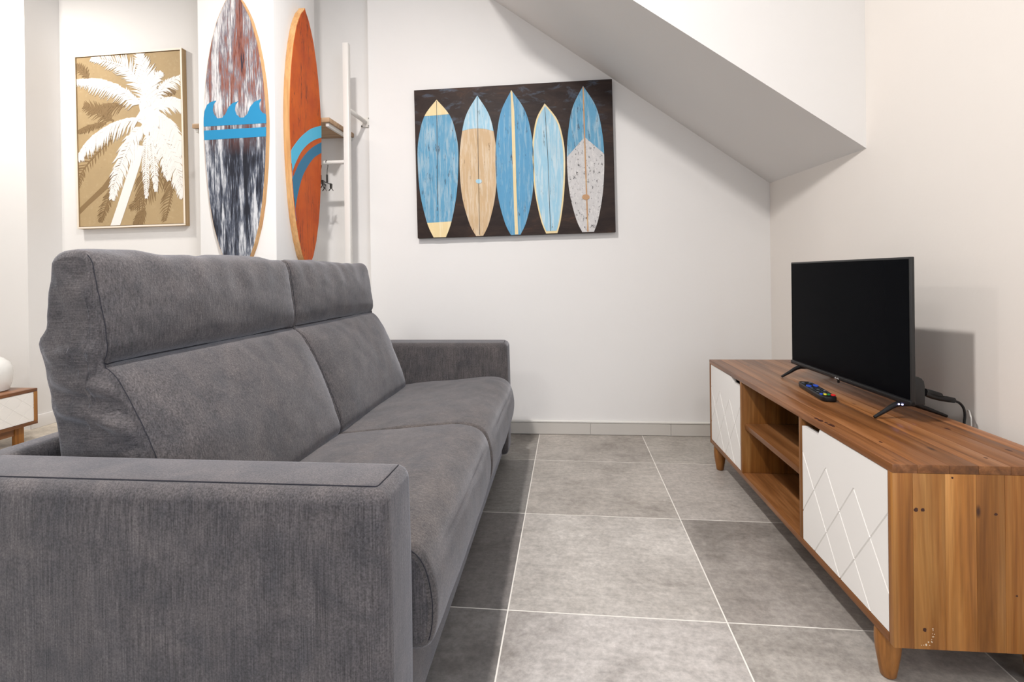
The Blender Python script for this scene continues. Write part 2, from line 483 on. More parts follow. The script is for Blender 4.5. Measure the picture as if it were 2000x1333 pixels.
BACK = [(-.905, .965), (-.902, .998), (-.888, 1.010), (-.848, 1.022), (-.812, 1.012), (-.797, .990), (-.789, .93), (-.780, .86), (-.774, .81), (-.779, .784), (-.800, .775),
        (-.800, .773), (-.772, .770), (-.738, .735), (-.700, .665), (-.660, .565), (-.626, .47), (-.610, .425), (-.615, .400), (-.65, .392), (-.80, .392), (-.862, .40), (-.876, .45),
        (-.886, .56), (-.902, .67), (-.920, .77), (-.934, .815), (-.932, .834), (-.920, .850), (-.915, .875), (-.914, .92)]
CR = .778
def back_cushion(v0, v1, seed):
    def crown(p, nrm, s):
        w = 1 - abs(2 * s - 1) ** 5
        if nrm[0] > .15:
            if p[1] > CR + .01: return .016 * w * math.sin(math.pi * min(1, max(0, (p[1] - CR) / .235)))
            if p[1] < CR - .004: return .026 * w * math.sin(math.pi * min(1, max(0, (p[1] - .38) / .40)))
        if nrm[1] > .6 and p[1] > .95: return -.006 * (1 - w) + .004 * math.sin(s * 9 + seed)
        return 0
    def disp(p, nrm, y):
        e = min(y - v0, v1 - y)
        q = Vector((p[0] * 5, y * 5 + seed, p[1] * 7))
        d = .0045 * noise.noise(q) + .002 * noise.noise(q * 3)
        if e < .10 and nrm[0] > .2:      # small puckers along the side seams
            d += .0022 * (1 - e / .10) * noise.noise(Vector((y * 4, seed, p[1] * 45)))
        if p[1] > .93: d += .005 * noise.noise(Vector((p[0] * 18, y * 14, seed)))
        if nrm[0] < -.3: d += .005 * noise.noise(Vector((seed, y * 6, p[1] * 24)))
        return d
    def capw(x, z, t):
        w = (1 - t ** 6)
        f = .011 * noise.noise(Vector((x * 5 + seed, z * 26 + x * 6, .3))) + .007 * noise.noise(Vector((x * 9, z * 46 - x * 8, 2 + seed)))
        mid = math.exp(-((z - .74) / .14) ** 2)
        f += .007 * mid * math.sin(z * 95 + x * 14 + 2.5 * noise.noise(Vector((x * 7, z * 7, 1))))
        return w * f
    def endfix(p_, e):
        # the crease runs out towards the side seams
        if .755 < p_.z < .80 and -.82 < p_.x < -.74:
            w = max(0, 1 - e / .05); w = w * w * (3 - 2 * w)
            xt = -.782 + (.777 - p_.z) * .25
            if p_.x < xt: p_.x += (xt - p_.x) * w
        return p_
    V, F, info, P, N = loft(BACK, v0, v1, .014, crown, disp, 46, 130, .012, capw, endfix)
    body, head, low = [], [], []
    for k in range(len(F)):
        kind, p, nrm = info[k]
        if kind == 'cap': body.append(k)
        elif p[1] > CR - .0015 and (nrm[0] > .05 or (p[1] > .80 and nrm[1] > .55) or p[1] < .80 and p[0] > -.83): head.append(k)
        elif nrm[0] > .05 and p[0] > -.81: low.append(k)
        else: body.append(k)
    c = obj('back_cushion', submesh('back_cushion', V, F, body), FAB_GUS, sofa, 70)
    obj('headrest', submesh('headrest', V, F, head), FAB_BACK, c, 70)
    obj('lumbar_panel', submesh('lumbar_panel', V, F, low), FAB_BACK, c, 70)
    # seams along both side edges and across the crease
    n = len(P); idx = [i for i in range(n) if P[i][0] > -.825 and P[i][1] > .41 and (N[i][0] > .05 or P[i][1] > .9 or abs(P[i][1] - CR) < .03)]
    for row in (2, 6 + 46 + 3):
        pts = [V[row * n + i] + SO for i in idx]
        tube('seam', pts, .0009, MSEAM, c, 5)
    ic = min(range(n), key=lambda i: (P[i][1] - .774) ** 2 + (P[i][0] + .797) ** 2)
    tube('seam', [V[j * n + ic] + SO + Vector((.001, 0, 0)) for j in range(1, 57)], .0014, MSEAM, c, 5)
    return c
back_cushion(-.475, .296, 1.0)
back_cushion(.302, 1.055, 5.0)

SEAT = [(-.66, .26), (-.66, .385), (-.64, .398), (-.50, .412), (-.35, .428), (-.22, .441), (-.165, .440), (-.120, .427), (-.093, .395), (-.081, .345), (-.078, .30), (-.085, .245), (-.104, .226), (-.14, .226), (-.30, .226), (-.50, .24)]
def seat_cushion(v0, v1, seed):
    def crown(p, nrm, s):
        w = 1 - abs(2 * s - 1) ** 4
        if nrm[1] > .4: return .010 * w
        if nrm[0] > .4: return .006 * w
        return 0
    def disp(p, nrm, y):
        q = Vector((p[0] * 5, y * 4 + seed, p[1] * 5))
        return .004 * noise.noise(q) + .0012 * noise.noise(q * 4)
    V, F, info, P, N = loft(SEAT, v0, v1, .016, crown, disp, 40, 110, .006)
    c = obj('seat_cushion', submesh('seat_cushion', V, F, [k for k in range(len(F)) if info[k][0] == 'side']), FAB_SEAT, sofa, 70)
    caps = [k for k in range(len(F)) if info[k][0] == 'cap']; hc = len(caps) // 2
    for part in (caps[:hc], caps[hc:]): obj('side_panel', submesh('side_panel', V, F, part), FAB_ARM, c, 70)
    n = len(P)
    idx = [i for i in range(n) if P[i][0] > -.64 and (N[i][1] > -.5)]
    # order along the profile starting at the rear
    st = min(idx, key=lambda i: P[i][0]); 
    seq = sorted(idx, key=lambda i: (i - st) % n) if True else idx
    for row in (1, 6 + 40 + 4):
        tube('seam', [V[row * n + i] + SO for i in seq], .0011, MSEAM, c, 5)
seat_cushion(-.488, .300, 2.0)
seat_cushion(.301, 1.140, 8.0)

# ------------------------------------------------------------------ tv stand
SX, SY, SA = .890, -.230, math.radians(.9)
stand = empty('tv_stand', (SX, SY, 0), SA)
tag(stand, 'long low wooden media cabinet with two white diamond-grooved doors along the right wall', 'cabinet')
D, L, ZT, ZB, T = .388, 1.42, .5225, .1155, .019
def wood_piece(name, b, mat, parent, tone=1.0, bev=.0015):
    o = box(name, b, mat, parent, bev, 2)
    t = tone; o.color = (t, t * random.uniform(.95, 1.0), t * random.uniform(.88, .98), 1); return o
tp = wood_piece('top_panel', (.001, D - .001, .001, L - .001, ZT - T, ZT - .004), WOOD_X, stand)
ws = [0, .052, .118, .178, .243, .305, .348, D]
for k, (a, b) in enumerate(zip(ws[:-1], ws[1:])):
    wood_piece('plank', (a + .0001, b - .0001, 0, L, ZT - T - .0004 if k == 0 else ZT - T, ZT), WOOD_Y, tp, (.98, 1.06, .84, 1.12, .98, .84, 1.06)[k], .0008)
sp = wood_piece('side_panel', (.001, D - .001, .004, T, ZB, ZT - T), WOOD_Z, stand)
ws = [0, .042, .108, .172, .230, .292, .345, D]
for k, (a, b) in enumerate(zip(ws[:-1], ws[1:])):
    wood_piece('plank', (a + .0001, b - .0001, 0, T - .002, ZB - .0005, ZT - T - .0002), WOOD_Z, sp, (1.22, 1.08, 1.36, 1.04, 1.18, 1.0, 1.2)[k], .0006)
wood_piece('side_panel', (0, D, L - T, L, ZB, ZT - T), WOOD_Z, stand, .8)
wood_piece('bottom_panel', (0, D, T, L - T, ZB, ZB + T), WOOD_Y, stand, .95)
for y in (.438, .966):
    wood_piece('divider', (.0005, D - .014, y, y + T, ZB + T, ZT - T), WOOD_Z, stand, .9)
wood_piece('shelf', (.012, D - .014, .438 + T, .966, .315, .335), WOOD_Y, stand, .95)
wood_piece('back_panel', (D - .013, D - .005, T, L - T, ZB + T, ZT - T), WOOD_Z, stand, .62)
for fx in (.029, D - .038):
    for fy in (.072, L - .058):
        f = obj('foot', lathe_me([(.002, 0), (.013, 0), (.0165, .004), (.020, .025), (.0255, .06), (.0275, .085), (.027, .105), (.025, ZB + .001)], 28, (fx, fy, 0), 'foot'), WOOD_FOOT, stand, 50)

MKNOT = m_plain('knot', srgb(62, 26, 12), .5); MGLUE = m_plain('dried_glue', srgb(222, 206, 182), .6)
def knot(parent, c, r, face, mat=MKNOT, sq=1.0):
    """thin dark knot let into the near side ('s') or the top ('t')"""
    P = []
    for k in range(12):
        a = 2 * math.pi * k / 12; q = r * random.uniform(.75, 1.15)
        P.append((c[0] + q * math.cos(a), c[1] + q * sq * math.sin(a)))
    obj('knot' if mat is MKNOT else 'glue_spot', prism_me(P, -.0003, .0006, 'y', name='knot') if face == 's' else prism_me(P, ZT - .0006, ZT + .0003, 'z', name='knot'), mat, parent)
for c, r in (((.0483, .4234), .0045), ((.0621, .4238), .0042), ((.2112, .4182), .0034), ((.0637, .1583), .0042), ((.2516, .2414), .0022), ((.1238, .4955), .0024)): knot(sp, c, r, 's')
for k in range(16):
    a = -1.9 + 2.6 * k / 16; knot(sp, (.0637 + .017 * math.cos(a) + random.uniform(-.003, .003), .148 + .024 * math.sin(a) + random.uniform(-.003, .003)), random.uniform(.0008, .0018), 's', MGLUE)
for c, r in (((.011, .366), .005), ((.013, .345), .0065), ((.018, .325), .004), ((.020, .300), .007), ((.0664, .1565), .003), ((.3077, .2811), .005), ((.3253, .1103), .004), ((.2318, .0534), .0028)): knot(tp, c, r, 't', MKNOT, 2.2)

def groove_door(name, poly, xf, thick, lines, width, parent, mat):
    """flat door in the local yz plane with V grooves cut by booleans"""
    me = prism_me(poly, xf, xf + thick, 'x', name=name)
    o = bpy.data.objects.new(name, me); COL.objects.link(o)
    cut = bmesh.new()
    tmp = []
    for (y0, z0, y1, z1) in lines:
        d = Vector((0, y1 - y0, z1 - z0)); Ln = d.length; d.normalize(); nn = Vector((0, -d.z, d.y))
        a = Vector((xf, y0, z0)) - d * .0; b = Vector((xf, y1, z1)) + d * .02
        h = width / 2
        v = []
        for c in (a, b):
            v += [c + nn * h * 1.5 + Vector((-h, 0, 0)), c - nn * h * 1.5 + Vector((-h, 0, 0)), c + Vector((h * .95, 0, 0))]
        cm = me_data('cut', v, [[0, 1, 2], [5, 4, 3], [0, 3, 4, 1], [1, 4, 5, 2], [2, 5, 3, 0]])
        bmc = bmesh.new(); bmc.from_mesh(cm); bmesh.ops.recalc_face_normals(bmc, faces=bmc.faces[:]); bmc.to_mesh(cm); bmc.free()
        co = bpy.data.objects.new('cut', cm); COL.objects.link(co); tmp.append(co)
        md = o.modifiers.new('b', 'BOOLEAN'); md.object = co; md.operation = 'DIFFERENCE'; md.solver = 'EXACT'
    bpy.context.view_layer.update()
    dg = bpy.context.evaluated_depsgraph_get()
    nm = bpy.data.meshes.new_from_object(o.evaluated_get(dg))
    bpy.data.objects.remove(o, do_unlink=True)
    for c in tmp: bpy.data.objects.remove(c, do_unlink=True)
    nm.materials.clear(); nm.materials.append(mat); nm.name = name
    return obj(name, nm, mat, parent)
def lattice(y0, y1, zb, zp, peaks, slope):
    out = []
    for p in peaks:
        for s in (-1, 1):
            lim = y1 if s > 0 else y0
            if abs(lim - p) < .02: continue
            ye = p + s * (zp - zb) / slope
            if (ye - lim) * s > 0: ye = lim
            out.append((p, zp, ye, zp - abs(ye - p) * slope))
    # carry on from the far peaks outside the door
    return out
zb, zt = ZB + T + .002, ZT - T - .002
def clip_line(y0, y1, zb, p, zp, s, slope):
    # from peak outward to the panel limits
    ye = p + s * (zp - zb) / slope
    return (p, zp, ye, zb)
near_poly = [(T + .002, zb), (.436, zb), (.436, zt - .020), (.340, zt - .020), (.327, zt), (T + .002, zt)]
ln = lattice(T, .437, zb, .404, [.435, .297, .159, .021], 1.30)
groove_door('door', near_poly, .002, .017, ln, .0056, stand, MWHITE)
far_poly = [(.987, zb), (L - T - .002, zb), (L - T - .002, zt), (1.096, zt), (1.083, zt - .020), (.987, zt - .020)]
ln = lattice(.986, L - T, zb, .400, [.986, 1.125, 1.264, 1.403], 1.30)
groove_door('door', far_poly, .002, .017, ln, .0056, stand, MWHITE)

# ------------------------------------------------------------------ tv
tv = empty('television', (1.1353, .1073, ZT), math.radians(2.4))
tag(tv, 'flat black television on splayed feet on the wooden cabinet', 'television')
TW, Z0, Z1 = .715, .048, .467
box('frame', (.0015, .0125, 0, TW, Z0 + .002, Z1), MDARK, tv, .002, 2)
box('screen', (0, .002, .007, TW - .007, Z0 + .015, Z1 - .006), MSCREEN, tv, .0004, 1)
box('lower_bezel', (-.004, .012, 0, TW, Z0 - .002, Z0 + .013), MBLACK, tv, .003, 3)
hs = prism_me([(.012, Z0 - .001), (.046, Z0 - .001), (.046, Z0 + .052), (.044, Z0 + .066), (.038, Z0 + .074), (.030, Z0 + .078), (.012, Z0 + .078)], .012, TW - .02, 'y', .003, 2, 'rear_housing')
obj('rear_housing', hs, MDARK, tv, 40)
box('rear_housing', (.012, .034, .09, TW - .09, Z0 + .075, Z0 + .25), MDARK, tv, .006, 3)
# small bright maker's mark and receiver under the bezel
mk = [(.362, .0048), (.374, .0048), (.374, .0070), (.369, .0070), (.369, .0105), (.366, .0105), (.366, .0070), (.362, .0070)]
MSILV = m_plain('silver_print', (.55, .55, .55), .4)
for dy in (0.0, .014):
    obj('badge', prism_me([(a + dy - .006, Z0 - .003 + b) for a, b in mk], -.0046, -.0038, 'x', name='badge'), MSILV, tv)
box('receiver', (-.003, .004, .364, .370, Z0 - .012, Z0), MBLACK, tv, .001, 1)
def tv_foot(y):
    f = obj('foot', tube_me(spline([(-.074, y - .008, .004), (-.040, y - .004, .022), (-.012, y, .037), (.016, y, .044), (.040, y, .040), (.09, y + .003, .022), (.136, y + .006, .004)], 6), [.0042 + .004 * math.sin(math.pi * k / 36) for k in range(37)], 10, 'foot'), MBLACK, tv, 50)
    box('bracket', (.000, .036, y - .012, y + .012, .036, Z0 + .006), MBLACK, f, .002, 2)
    return f
tv_foot(.052); tv_foot(.648)
LED = NT('blue_led'); LED.base((.5, .6, 1.0)); LED.b.inputs['Emission Color'].default_value = (.45, .45, 1, 1); LED.b.inputs['Emission Strength'].default_value = 6
for (x, y) in ((-.008, .040), (-.001, .036), (.026, .037)):
    box('status_light', (x - .0018, x + .0018, y - .0016, y + .0008, .041, .0445), LED.m, tv)

# plugs and leads behind the tv
pl = empty('plug_lead', (1.177, .135, .60)); tag(pl, 'black plugs and power lead hanging behind the television', 'cable')
def plc(name, pts, r, n=10, flat=1.0):
    return tube(name, [Vector(p) - Vector((1.177, .135, .60)) for p in pts], r, MBLACK, pl, n, flat)
plc('plug', [(1.184, .130, .607), (1.197, .138, .603), (1.215, .138, .598), (1.232, .138, .594), (1.236, .138, .593)], [.0085, .009, .0085, .007, .003])
plc('plug', [(1.184, .128, .600), (1.205, .136, .592), (1.225, .138, .5865), (1.250, .139, .583), (1.268, .140, .580), (1.272, .140, .579)], [.006, .0075, .0075, .0085, .0075, .003])
plc('cord', spline([(1.268, .14, .579), (1.283, .141, .572), (1.294, .142, .557), (1.297, .142, .535), (1.2945, .142, .505), (1.292, .142, .40), (1.296, .16, .20)], 8), .0034)
wc = tube('charger_lead', spline([(1.334, .185, .540), (1.329, .172, .543), (1.3215, .156, .533), (1.319, .150, .513), (1.318, .149, .40), (1.32, .15, .2)], 8), .0022, MWMETAL, None, 8)
tag(wc, 'thin white lead looping against the right wall behind the cabinet', 'cable')

# ------------------------------------------------------------------ remote
rem = empty('remote_control', (1.0415, .462, ZT), math.radians(-5.5)); tag(rem, 'black remote control with coloured keys lying in front of the television', 'remote control')
Rl, Rw, Rh = .128, .025, .018
rp = []
for k in range(24):
    a = 2 * math.pi * k / 24; c, s = math.cos(a), math.sin(a)
    rp.append((Rw * math.copysign(abs(c) ** .45, c), Rl * math.copysign(abs(s) ** .28, s)))
obj('body', prism_me(rp, .0005, Rh, 'z', .004, 3, 'body'), MBLACK, rem, 45)
KB = m_plain('blue_key', srgb(45, 85, 200), .4); KR = m_plain('red_key', srgb(230, 30, 35), .4); KY = m_plain('yellow_key', srgb(235, 225, 60), .4)
KG = m_plain('green_key', srgb(30, 120, 70), .4); KGR = m_plain('grey_key', srgb(90, 96, 104), .5); KD = m_plain('dark_key', srgb(38, 44, 54), .5)
def key(x, y, rx, ry, mat, h=.0018):
    P = [(x + rx * math.cos(2 * math.pi * k / 14), y + ry * math.sin(2 * math.pi * k / 14)) for k in range(14)]
    obj('key', prism_me(P, Rh - .0004, Rh + h, 'z', .0004, 1, 'key'), mat, rem, 40)
key(.016, -.104, .0070, .0085, KR, .003)
for k, mt in enumerate((KG, KY, KB)): key(.005 - k * .0105, -.098 + k * .003, .0050, .0065, mt, .003)
for r_ in range(5):
    for c_ in range(3):
        key(-.014 + c_ * .014, -.074 + r_ * .019, .0046, .0055, (KD, KGR, KD)[(r_ + c_) % 3])
key(-.012, .036, .0085, .014, KB, .003); key(.013, .044, .0080, .015, KB, .003)
for c_ in range(3): key(-.014 + c_ * .014, .074, .0045, .005, KD)
for c_ in range(2): key(-.012 + c_ * .024, .096, .0055, .006, KGR)

# ------------------------------------------------------------------ wall surfboards
PROF = [(0.0, .0), (.012, .06), (.033, .23), (.070, .40), (.107, .54), (.181, .72), (.255, .845), (.328, .928), (.402, .977), (.47, 1.0), (.55, .985), (.624, .954), (.697, .905), (.771, .835), (.845, .73), (.919, .56), (.970, .39), (.992, .31), (1.0, .24)]
def halfw(t):
    for (a, wa), (b, wb_) in zip(PROF[:-1], PROF[1:]):
        if t <= b: return wa + (wb_ - wa) * (t - a) / (b - a)
    return PROF[-1][1]
def outline(hw, z0, z1, c=0.0, inset=0.0, n=64):
    pts = []
    for k in range(n + 1):
        t = (k / n) ** 1.3
        pts.append((c + max(0.0, halfw(t) * hw - inset), z1 - inset * 1.5 - (z1 - z0 - inset * 2.0) * t))
    L_ = [(2 * c - x, z) for x, z in pts[::-1]]
    return pts + (L_[:-1] if pts[0][0] == c else L_)
def clip_board(poly, hw, z0, z1, c):
    """densify a polygon and pull points inside the outline"""
    out = []
    n = len(poly)
    for i in range(n):
        a, b = poly[i], poly[(i + 1) % n]
        K = max(1, int(math.hypot(b[0] - a[0], b[1] - a[1]) / .01))
        for k in range(K):
            x = a[0] + (b[0] - a[0]) * k / K; z = a[1] + (b[1] - a[1]) * k / K
            h = halfw((z1 - z) / (z1 - z0)) * hw - .0006
            out.append((c + max(-h, min(h, x - c)), z))
    return out

def m_streak_board():
    M = NT('streaked_paint', .5, .3)
    tc = M.n('ShaderNodeTexCoord'); sx = M.n('ShaderNodeSeparateXYZ'); M.l(tc.outputs['Object'], sx.inputs[0])
    st = M.noise(M.coord((26, 26, 2.2)), 1.0, 4, .6, .5)
    fi = M.noise(M.coord((160, 160, 12)), 1.0, 4, .7)
    lg = M.noise(M.coord((9, 9, 3.2)), 1.0, 3, .5, .6)
    zc = M.n('ShaderNodeMapRange'); zc.inputs['From Min'].default_value = 1.55; zc.inputs['From Max'].default_value = 1.80; M.l(sx.outputs[2], zc.inputs[0])
    f1 = M.math('ADD', M.math('MULTIPLY', st, .55), M.math('MULTIPLY', lg, .35))
    f1 = M.math('ADD', f1, M.math('SUBTRACT', M.math('MULTIPLY', fi, .40), .09))
    navy, slate, white, rust, grey = srgb(38, 40, 50), srgb(88, 94, 108), srgb(226, 222, 222), srgb(132, 78, 64), srgb(176, 172, 174)
    low = M.ramp(f1, [(.40, srgb(26, 28, 36)), (.52, navy), (.585, slate), (.66, srgb(206, 208, 212))])
    up = M.ramp(f1, [(.40, srgb(46, 50, 64)), (.455, rust), (.50, srgb(150, 104, 94)), (.54, srgb(120, 118, 128)), (.575, grey), (.64, white)])
    k = M.mix(zc.outputs[0], low, up)
    M.base(k); M.bump(fi, .15, .001)
    return M.m
def m_orange():
    M = NT('weathered_orange', .5, .3)
    cr = M.noise(M.coord((1, 55, 3.0)), 1.0, 3, .55, 1.2)
    fl = M.noise(M.coord((1, 26, 7)), 1.0, 5, .7)
    co = M.noise(M.coord(), 6, 4)
    k = M.ramp(co, [(.3, srgb(186, 72, 3)), (.7, srgb(212, 96, 8))])
    ln = M.ramp(cr, [(.478, (0,) * 3), (.494, (.95,) * 3), (.506, (.95,) * 3), (.522, (0,) * 3)])
    gate = M.ramp(M.noise(M.coord((1, 7, 2.6)), 1.0, 3), [(.42, (0,) * 3), (.52, (1,) * 3)])
    k = M.mix(M.mix(1.0, ln, gate, 'MULTIPLY'), k, srgb(84, 34, 18))
    k = M.mix(M.ramp(fl, [(.655, (0,) * 3), (.69, (.9,) * 3)]), k, srgb(92, 52, 42))
    M.base(k); M.bump(fl, .1, .001)
    return M.m
BLUE1 = m_plain('wave_blue', srgb(34, 138, 186), .45); CYAN = m_plain('arc_cyan', srgb(72, 188, 226), .45); TEAL = m_plain('arc_teal', srgb(6, 110, 150), .45)

YC, XC = .948, -1.240     # faces of the column
bd = empty('surfboard', (-1.430, YC, 1.0)); tag(bd, 'decorative surfboard with black and white streaks and a blue wave band on the column front', 'surfboard')
def b1l(me): me.transform(Matrix.Translation((1.430, -YC, -1.0))); return me
z0, z1, hw = 1.000, 2.362, .164
obj('core', b1l(prism_me(outline(hw, z0, z1, -1.430), YC - .028, YC - .001, 'y', name='core')), PALE, bd, 40)
fc = prism_me(outline(hw, z0, z1, -1.430, .002), YC - .0295, YC - .0275, 'y', name='painted_face')
MSB = m_streak_board()
# paint pattern is laid out in room height, so shift its mapping back through the mesh coordinates
fo = obj('painted_face', fc, MSB, bd); fo.location = (1.430, -YC, -1.0)
WAVE = [(-1.5873, 1.7776), (-1.574, 1.807), (-1.5523, 1.8209), (-1.5244, 1.8255), (-1.5397, 1.8053), (-1.5443, 1.7806), (-1.5372, 1.7583), (-1.5193, 1.7376), (-1.4968, 1.7386), (-1.4774, 1.7576), (-1.462, 1.7887), (-1.4426, 1.8077), (-1.4096, 1.818), (-1.4236, 1.7998), (-1.4282, 1.7752), (-1.42, 1.753), (-1.4023, 1.7363), (-1.3822, 1.7364), (-1.364, 1.7524), (-1.3487, 1.7863), (-1.3263, 1.81), (-1.2894, 1.823), (-1.3012, 1.7989), (-1.2995, 1.7741), (-1.2872, 1.7568), (-1.2664, 1.746), (-1.25, 1.7036), (-1.60, 1.7007)]
BAND = [(-1.61, 1.6807), (-1.25, 1.6849), (-1.25, 1.6395), (-1.61, 1.6337)]
obj('wave_emblem', b1l(prism_me(clip_board(WAVE, hw, z0, z1, -1.430), YC - .0305, YC - .029, 'y', name='wave_emblem')), BLUE1, bd)
obj('stripe', b1l(prism_me(clip_board(BAND, hw, z0, z1, -1.430), YC - .0305, YC - .029, 'y', name='stripe')), BLUE1, bd)

bd2 = empty('surfboard', (XC, 1.192, 1.044)); tag(bd2, 'weathered orange decorative surfboard with two blue arcs on the column side', 'surfboard')
def b2l(me): me.transform(Matrix.Translation((-XC, -1.192, -1.044))); return me
z0, z1, hw = 1.044, 2.398, .170
obj('core', b2l(prism_me(outline(hw, z0, z1, 1.192), XC + .001, XC + .034, 'x', name='core')), PALE, bd2, 40)
obj('painted_face', b2l(prism_me(outline(hw, z0, z1, 1.192, .002), XC + .0335, XC + .0355, 'x', name='painted_face')), m_orange(), bd2)
def arc_strip(name, outer, inner, mat):
    a = spline([(0, *p) for p in outer], 6); b = spline([(0, *p) for p in inner], 6); v = []
    def cl(p, x):
        h = halfw((z1 - p.z) / (z1 - z0)) * hw - .0025
        return Vector((x, max(1.192 - h, min(1.192 + h, p.y)), p.z))
    W_ = 6; n_ = len(a); f = []
    for lay in (XC + .0370, XC + .0352):
        for i in range(n_):
            for k in range(W_ + 1): v.append(cl(a[i].lerp(b[i], k / W_), lay))
    R_ = W_ + 1
    for i in range(n_ - 1):
        for k in range(W_): f.append([i * R_ + k, (i + 1) * R_ + k, (i + 1) * R_ + k + 1, i * R_ + k + 1])
        for k in (0, W_):
            q = [i * R_ + k, (i + 1) * R_ + k]; f.append(q + [x + n_ * R_ for x in q[::-1]])
    return obj(name, b2l(me_data(name, v, f)), mat, bd2)
arc_strip('arc_stripe', [(1.012, 1.530), (1.03, 1.590), (1.0558, 1.6222), (1.1094, 1.6721), (1.1744, 1.7217), (1.2522, 1.7688), (1.3596, 1.8138)], [(1.0161, 1.4526), (1.045, 1.500), (1.0709, 1.5398), (1.1256, 1.6069), (1.1916, 1.662), (1.2704, 1.7086), (1.3577, 1.746)], CYAN)
arc_strip('arc_stripe', [(1.036, 1.360), (1.0400, 1.4480), (1.0609, 1.4834), (1.1152, 1.5538), (1.1905, 1.6219), (1.2695, 1.6743), (1.357, 1.7187)], [(1.0496, 1.2428), (1.062, 1.300), (1.084, 1.3694), (1.131, 1.4691), (1.1884, 1.541), (1.2678, 1.6107), (1.3553, 1.6582)], TEAL)

# ------------------------------------------------------------------ digitised flat designs
def homog(src, W, H):
    dst = [(0, H), (W, H), (W, 0), (0, 0)]; A = []; B = []
    for (x, y), (u, v) in zip(src, dst):
        A.append([x, y, 1, 0, 0, 0, -u * x, -u * y]); B.append(u)
        A.append([0, 0, 0, x, y, 1, -v * x, -v * y]); B.append(v)
    h = np.linalg.solve(np.array(A, float), np.array(B, float))
    def f(p):
        d = h[6] * p[0] + h[7] * p[1] + 1
        return (float((h[0] * p[0] + h[1] * p[1] + h[2]) / d), float((h[3] * p[0] + h[4] * p[1] + h[5]) / d))
    return f
def clip_rect(poly, W, H):
    def cut(P, ins, inter):
        out = []
        for i in range(len(P)):
            a, b = P[i - 1], P[i]
            if ins(b):
                if not ins(a): out.append(inter(a, b))
                out.append(b)
            elif ins(a): out.append(inter(a, b))
        return out
    for ax, lim, sg in ((0, 0, 1), (0, W, -1), (1, 0, 1), (1, H, -1)):
        ins = lambda p: (p[ax] - lim) * sg >= 0
        def inter(a, b):
            t = (lim - a[ax]) / (b[ax] - a[ax]); q = [a[0] + (b[0] - a[0]) * t, a[1] + (b[1] - a[1]) * t]; q[ax] = lim; return tuple(q)
        if not poly: return poly
        poly = cut(poly, ins, inter)
    return poly

# ------------------------------------------------------------------ surfboard canvas on the back wall
CW, CH = 1.178, .893
fm = homog([(72, 178), (1517, 88), (1530, 1200), (92, 1238)], CW, CH)
nx, ny = math.sin(th), -math.cos(th)
cv = empty('canvas_painting', (-.7185 + nx * .0, 1.588, 1.1785), 0)
tag(cv, 'wide dark canvas painting of five surfboards on the back wall', 'painting')
cv.rotation_euler = (0, -math.radians(.72), th)
def m_canvas():
    M = NT('dark_canvas_paint', .6, .3)
    a = M.noise(M.coord((3, 1, 9)), 1.6, 6, .7, .8); b = M.noise(M.coord((3, 1, 7)), 2.6, 5, .65, .6)
    tc = M.n('ShaderNodeTexCoord'); sx = M.n('ShaderNodeSeparateXYZ'); M.l(tc.outputs['Object'], sx.inputs[0])
    zr = M.n('ShaderNodeMapRange'); zr.inputs['From Min'].default_value = .55; zr.inputs['From Max'].default_value = .85; M.l(sx.outputs[2], zr.inputs[0])
    k = M.ramp(a, [(.35, srgb(40, 32, 31)), (.6, srgb(58, 46, 42)), (.75, srgb(86, 60, 46))])
    bl = M.math('MULTIPLY', M.ramp(b, [(.54, (0,) * 3), (.70, (.8,) * 3)]), zr.outputs[0])
    k = M.mix(bl, k, srgb(92, 106, 124))
    M.base(k); M.bump(a, .2, .002); return M.m
box('canvas', (0, CW, .0015, .036, 0, CH), m_canvas(), cv, .002, 2)
def layer(name, poly, depth, mat, parent, mapf=fm, W=CW, H=CH):
    P = clip_rect([mapf(p) for p in poly], W, H)
    return obj(name, prism_me(P, -depth, .002, 'y', name=name), mat, parent)
def board_poly(tip, lm, rm, bl, br, n=14, inset=0):
    """outline through nose, widest points and tail, in digitised units"""
    def side(w):
        e = bl if w is lm else br
        P = [(tip[0], tip[1]), (tip[0] + (w[0] - tip[0]) * .60, tip[1] + (w[1] - tip[1]) * .28), (tip[0] + (w[0] - tip[0]) * .88, tip[1] + (w[1] - tip[1]) * .60), w,
             (e[0] + (w[0] - e[0]) * .86, w[1] + (e[1] - w[1]) * .45), (e[0] + (w[0] - e[0]) * .42, w[1] + (e[1] - w[1]) * .82), e]
        return [(p.x, p.y) for p in spline([(a, b, 0) for a, b in P], 7)]
    R = side(rm); Lf = side(lm)
    return R + Lf[::-1][:-1]
def clip_band(poly, y0f, y1f):
    """part of poly between two curves y(x)"""
    def half(P, fn, keep_below):
        out = []
        for i in range(len(P)):
            a, b = P[i - 1], P[i]
            da = (a[1] - fn(a[0])) * keep_below; db = (b[1] - fn(b[0])) * keep_below
            if db >= 0:
                if da < 0:
                    t = da / (da - db); out.append((a[0] + (b[0] - a[0]) * t, a[1] + (b[1] - a[1]) * t))
                out.append(b)
            elif da >= 0:
                t = da / (da - db); out.append((a[0] + (b[0] - a[0]) * t, a[1] + (b[1] - a[1]) * t))
        return out
    if y0f: poly = half(poly, y0f, 1)
    if y1f: poly = half(poly, y1f, -1)
    # drop points along the cut so that curved cuts follow their curve
    res = []
    for i in range(len(poly)):
        a, b = poly[i], poly[(i + 1) % len(poly)]
        res.append(a)
        for fn in (y0f, y1f):
            if fn and abs(a[1] - fn(a[0])) < .5 and abs(b[1] - fn(b[0])) < .5 and abs(a[0] - b[0]) > 20:
                for k in range(1, 12):
                    x = a[0] + (b[0] - a[0]) * k / 12; res.append((x, fn(x)))
    return res
ink = srgb(50, 44, 44)
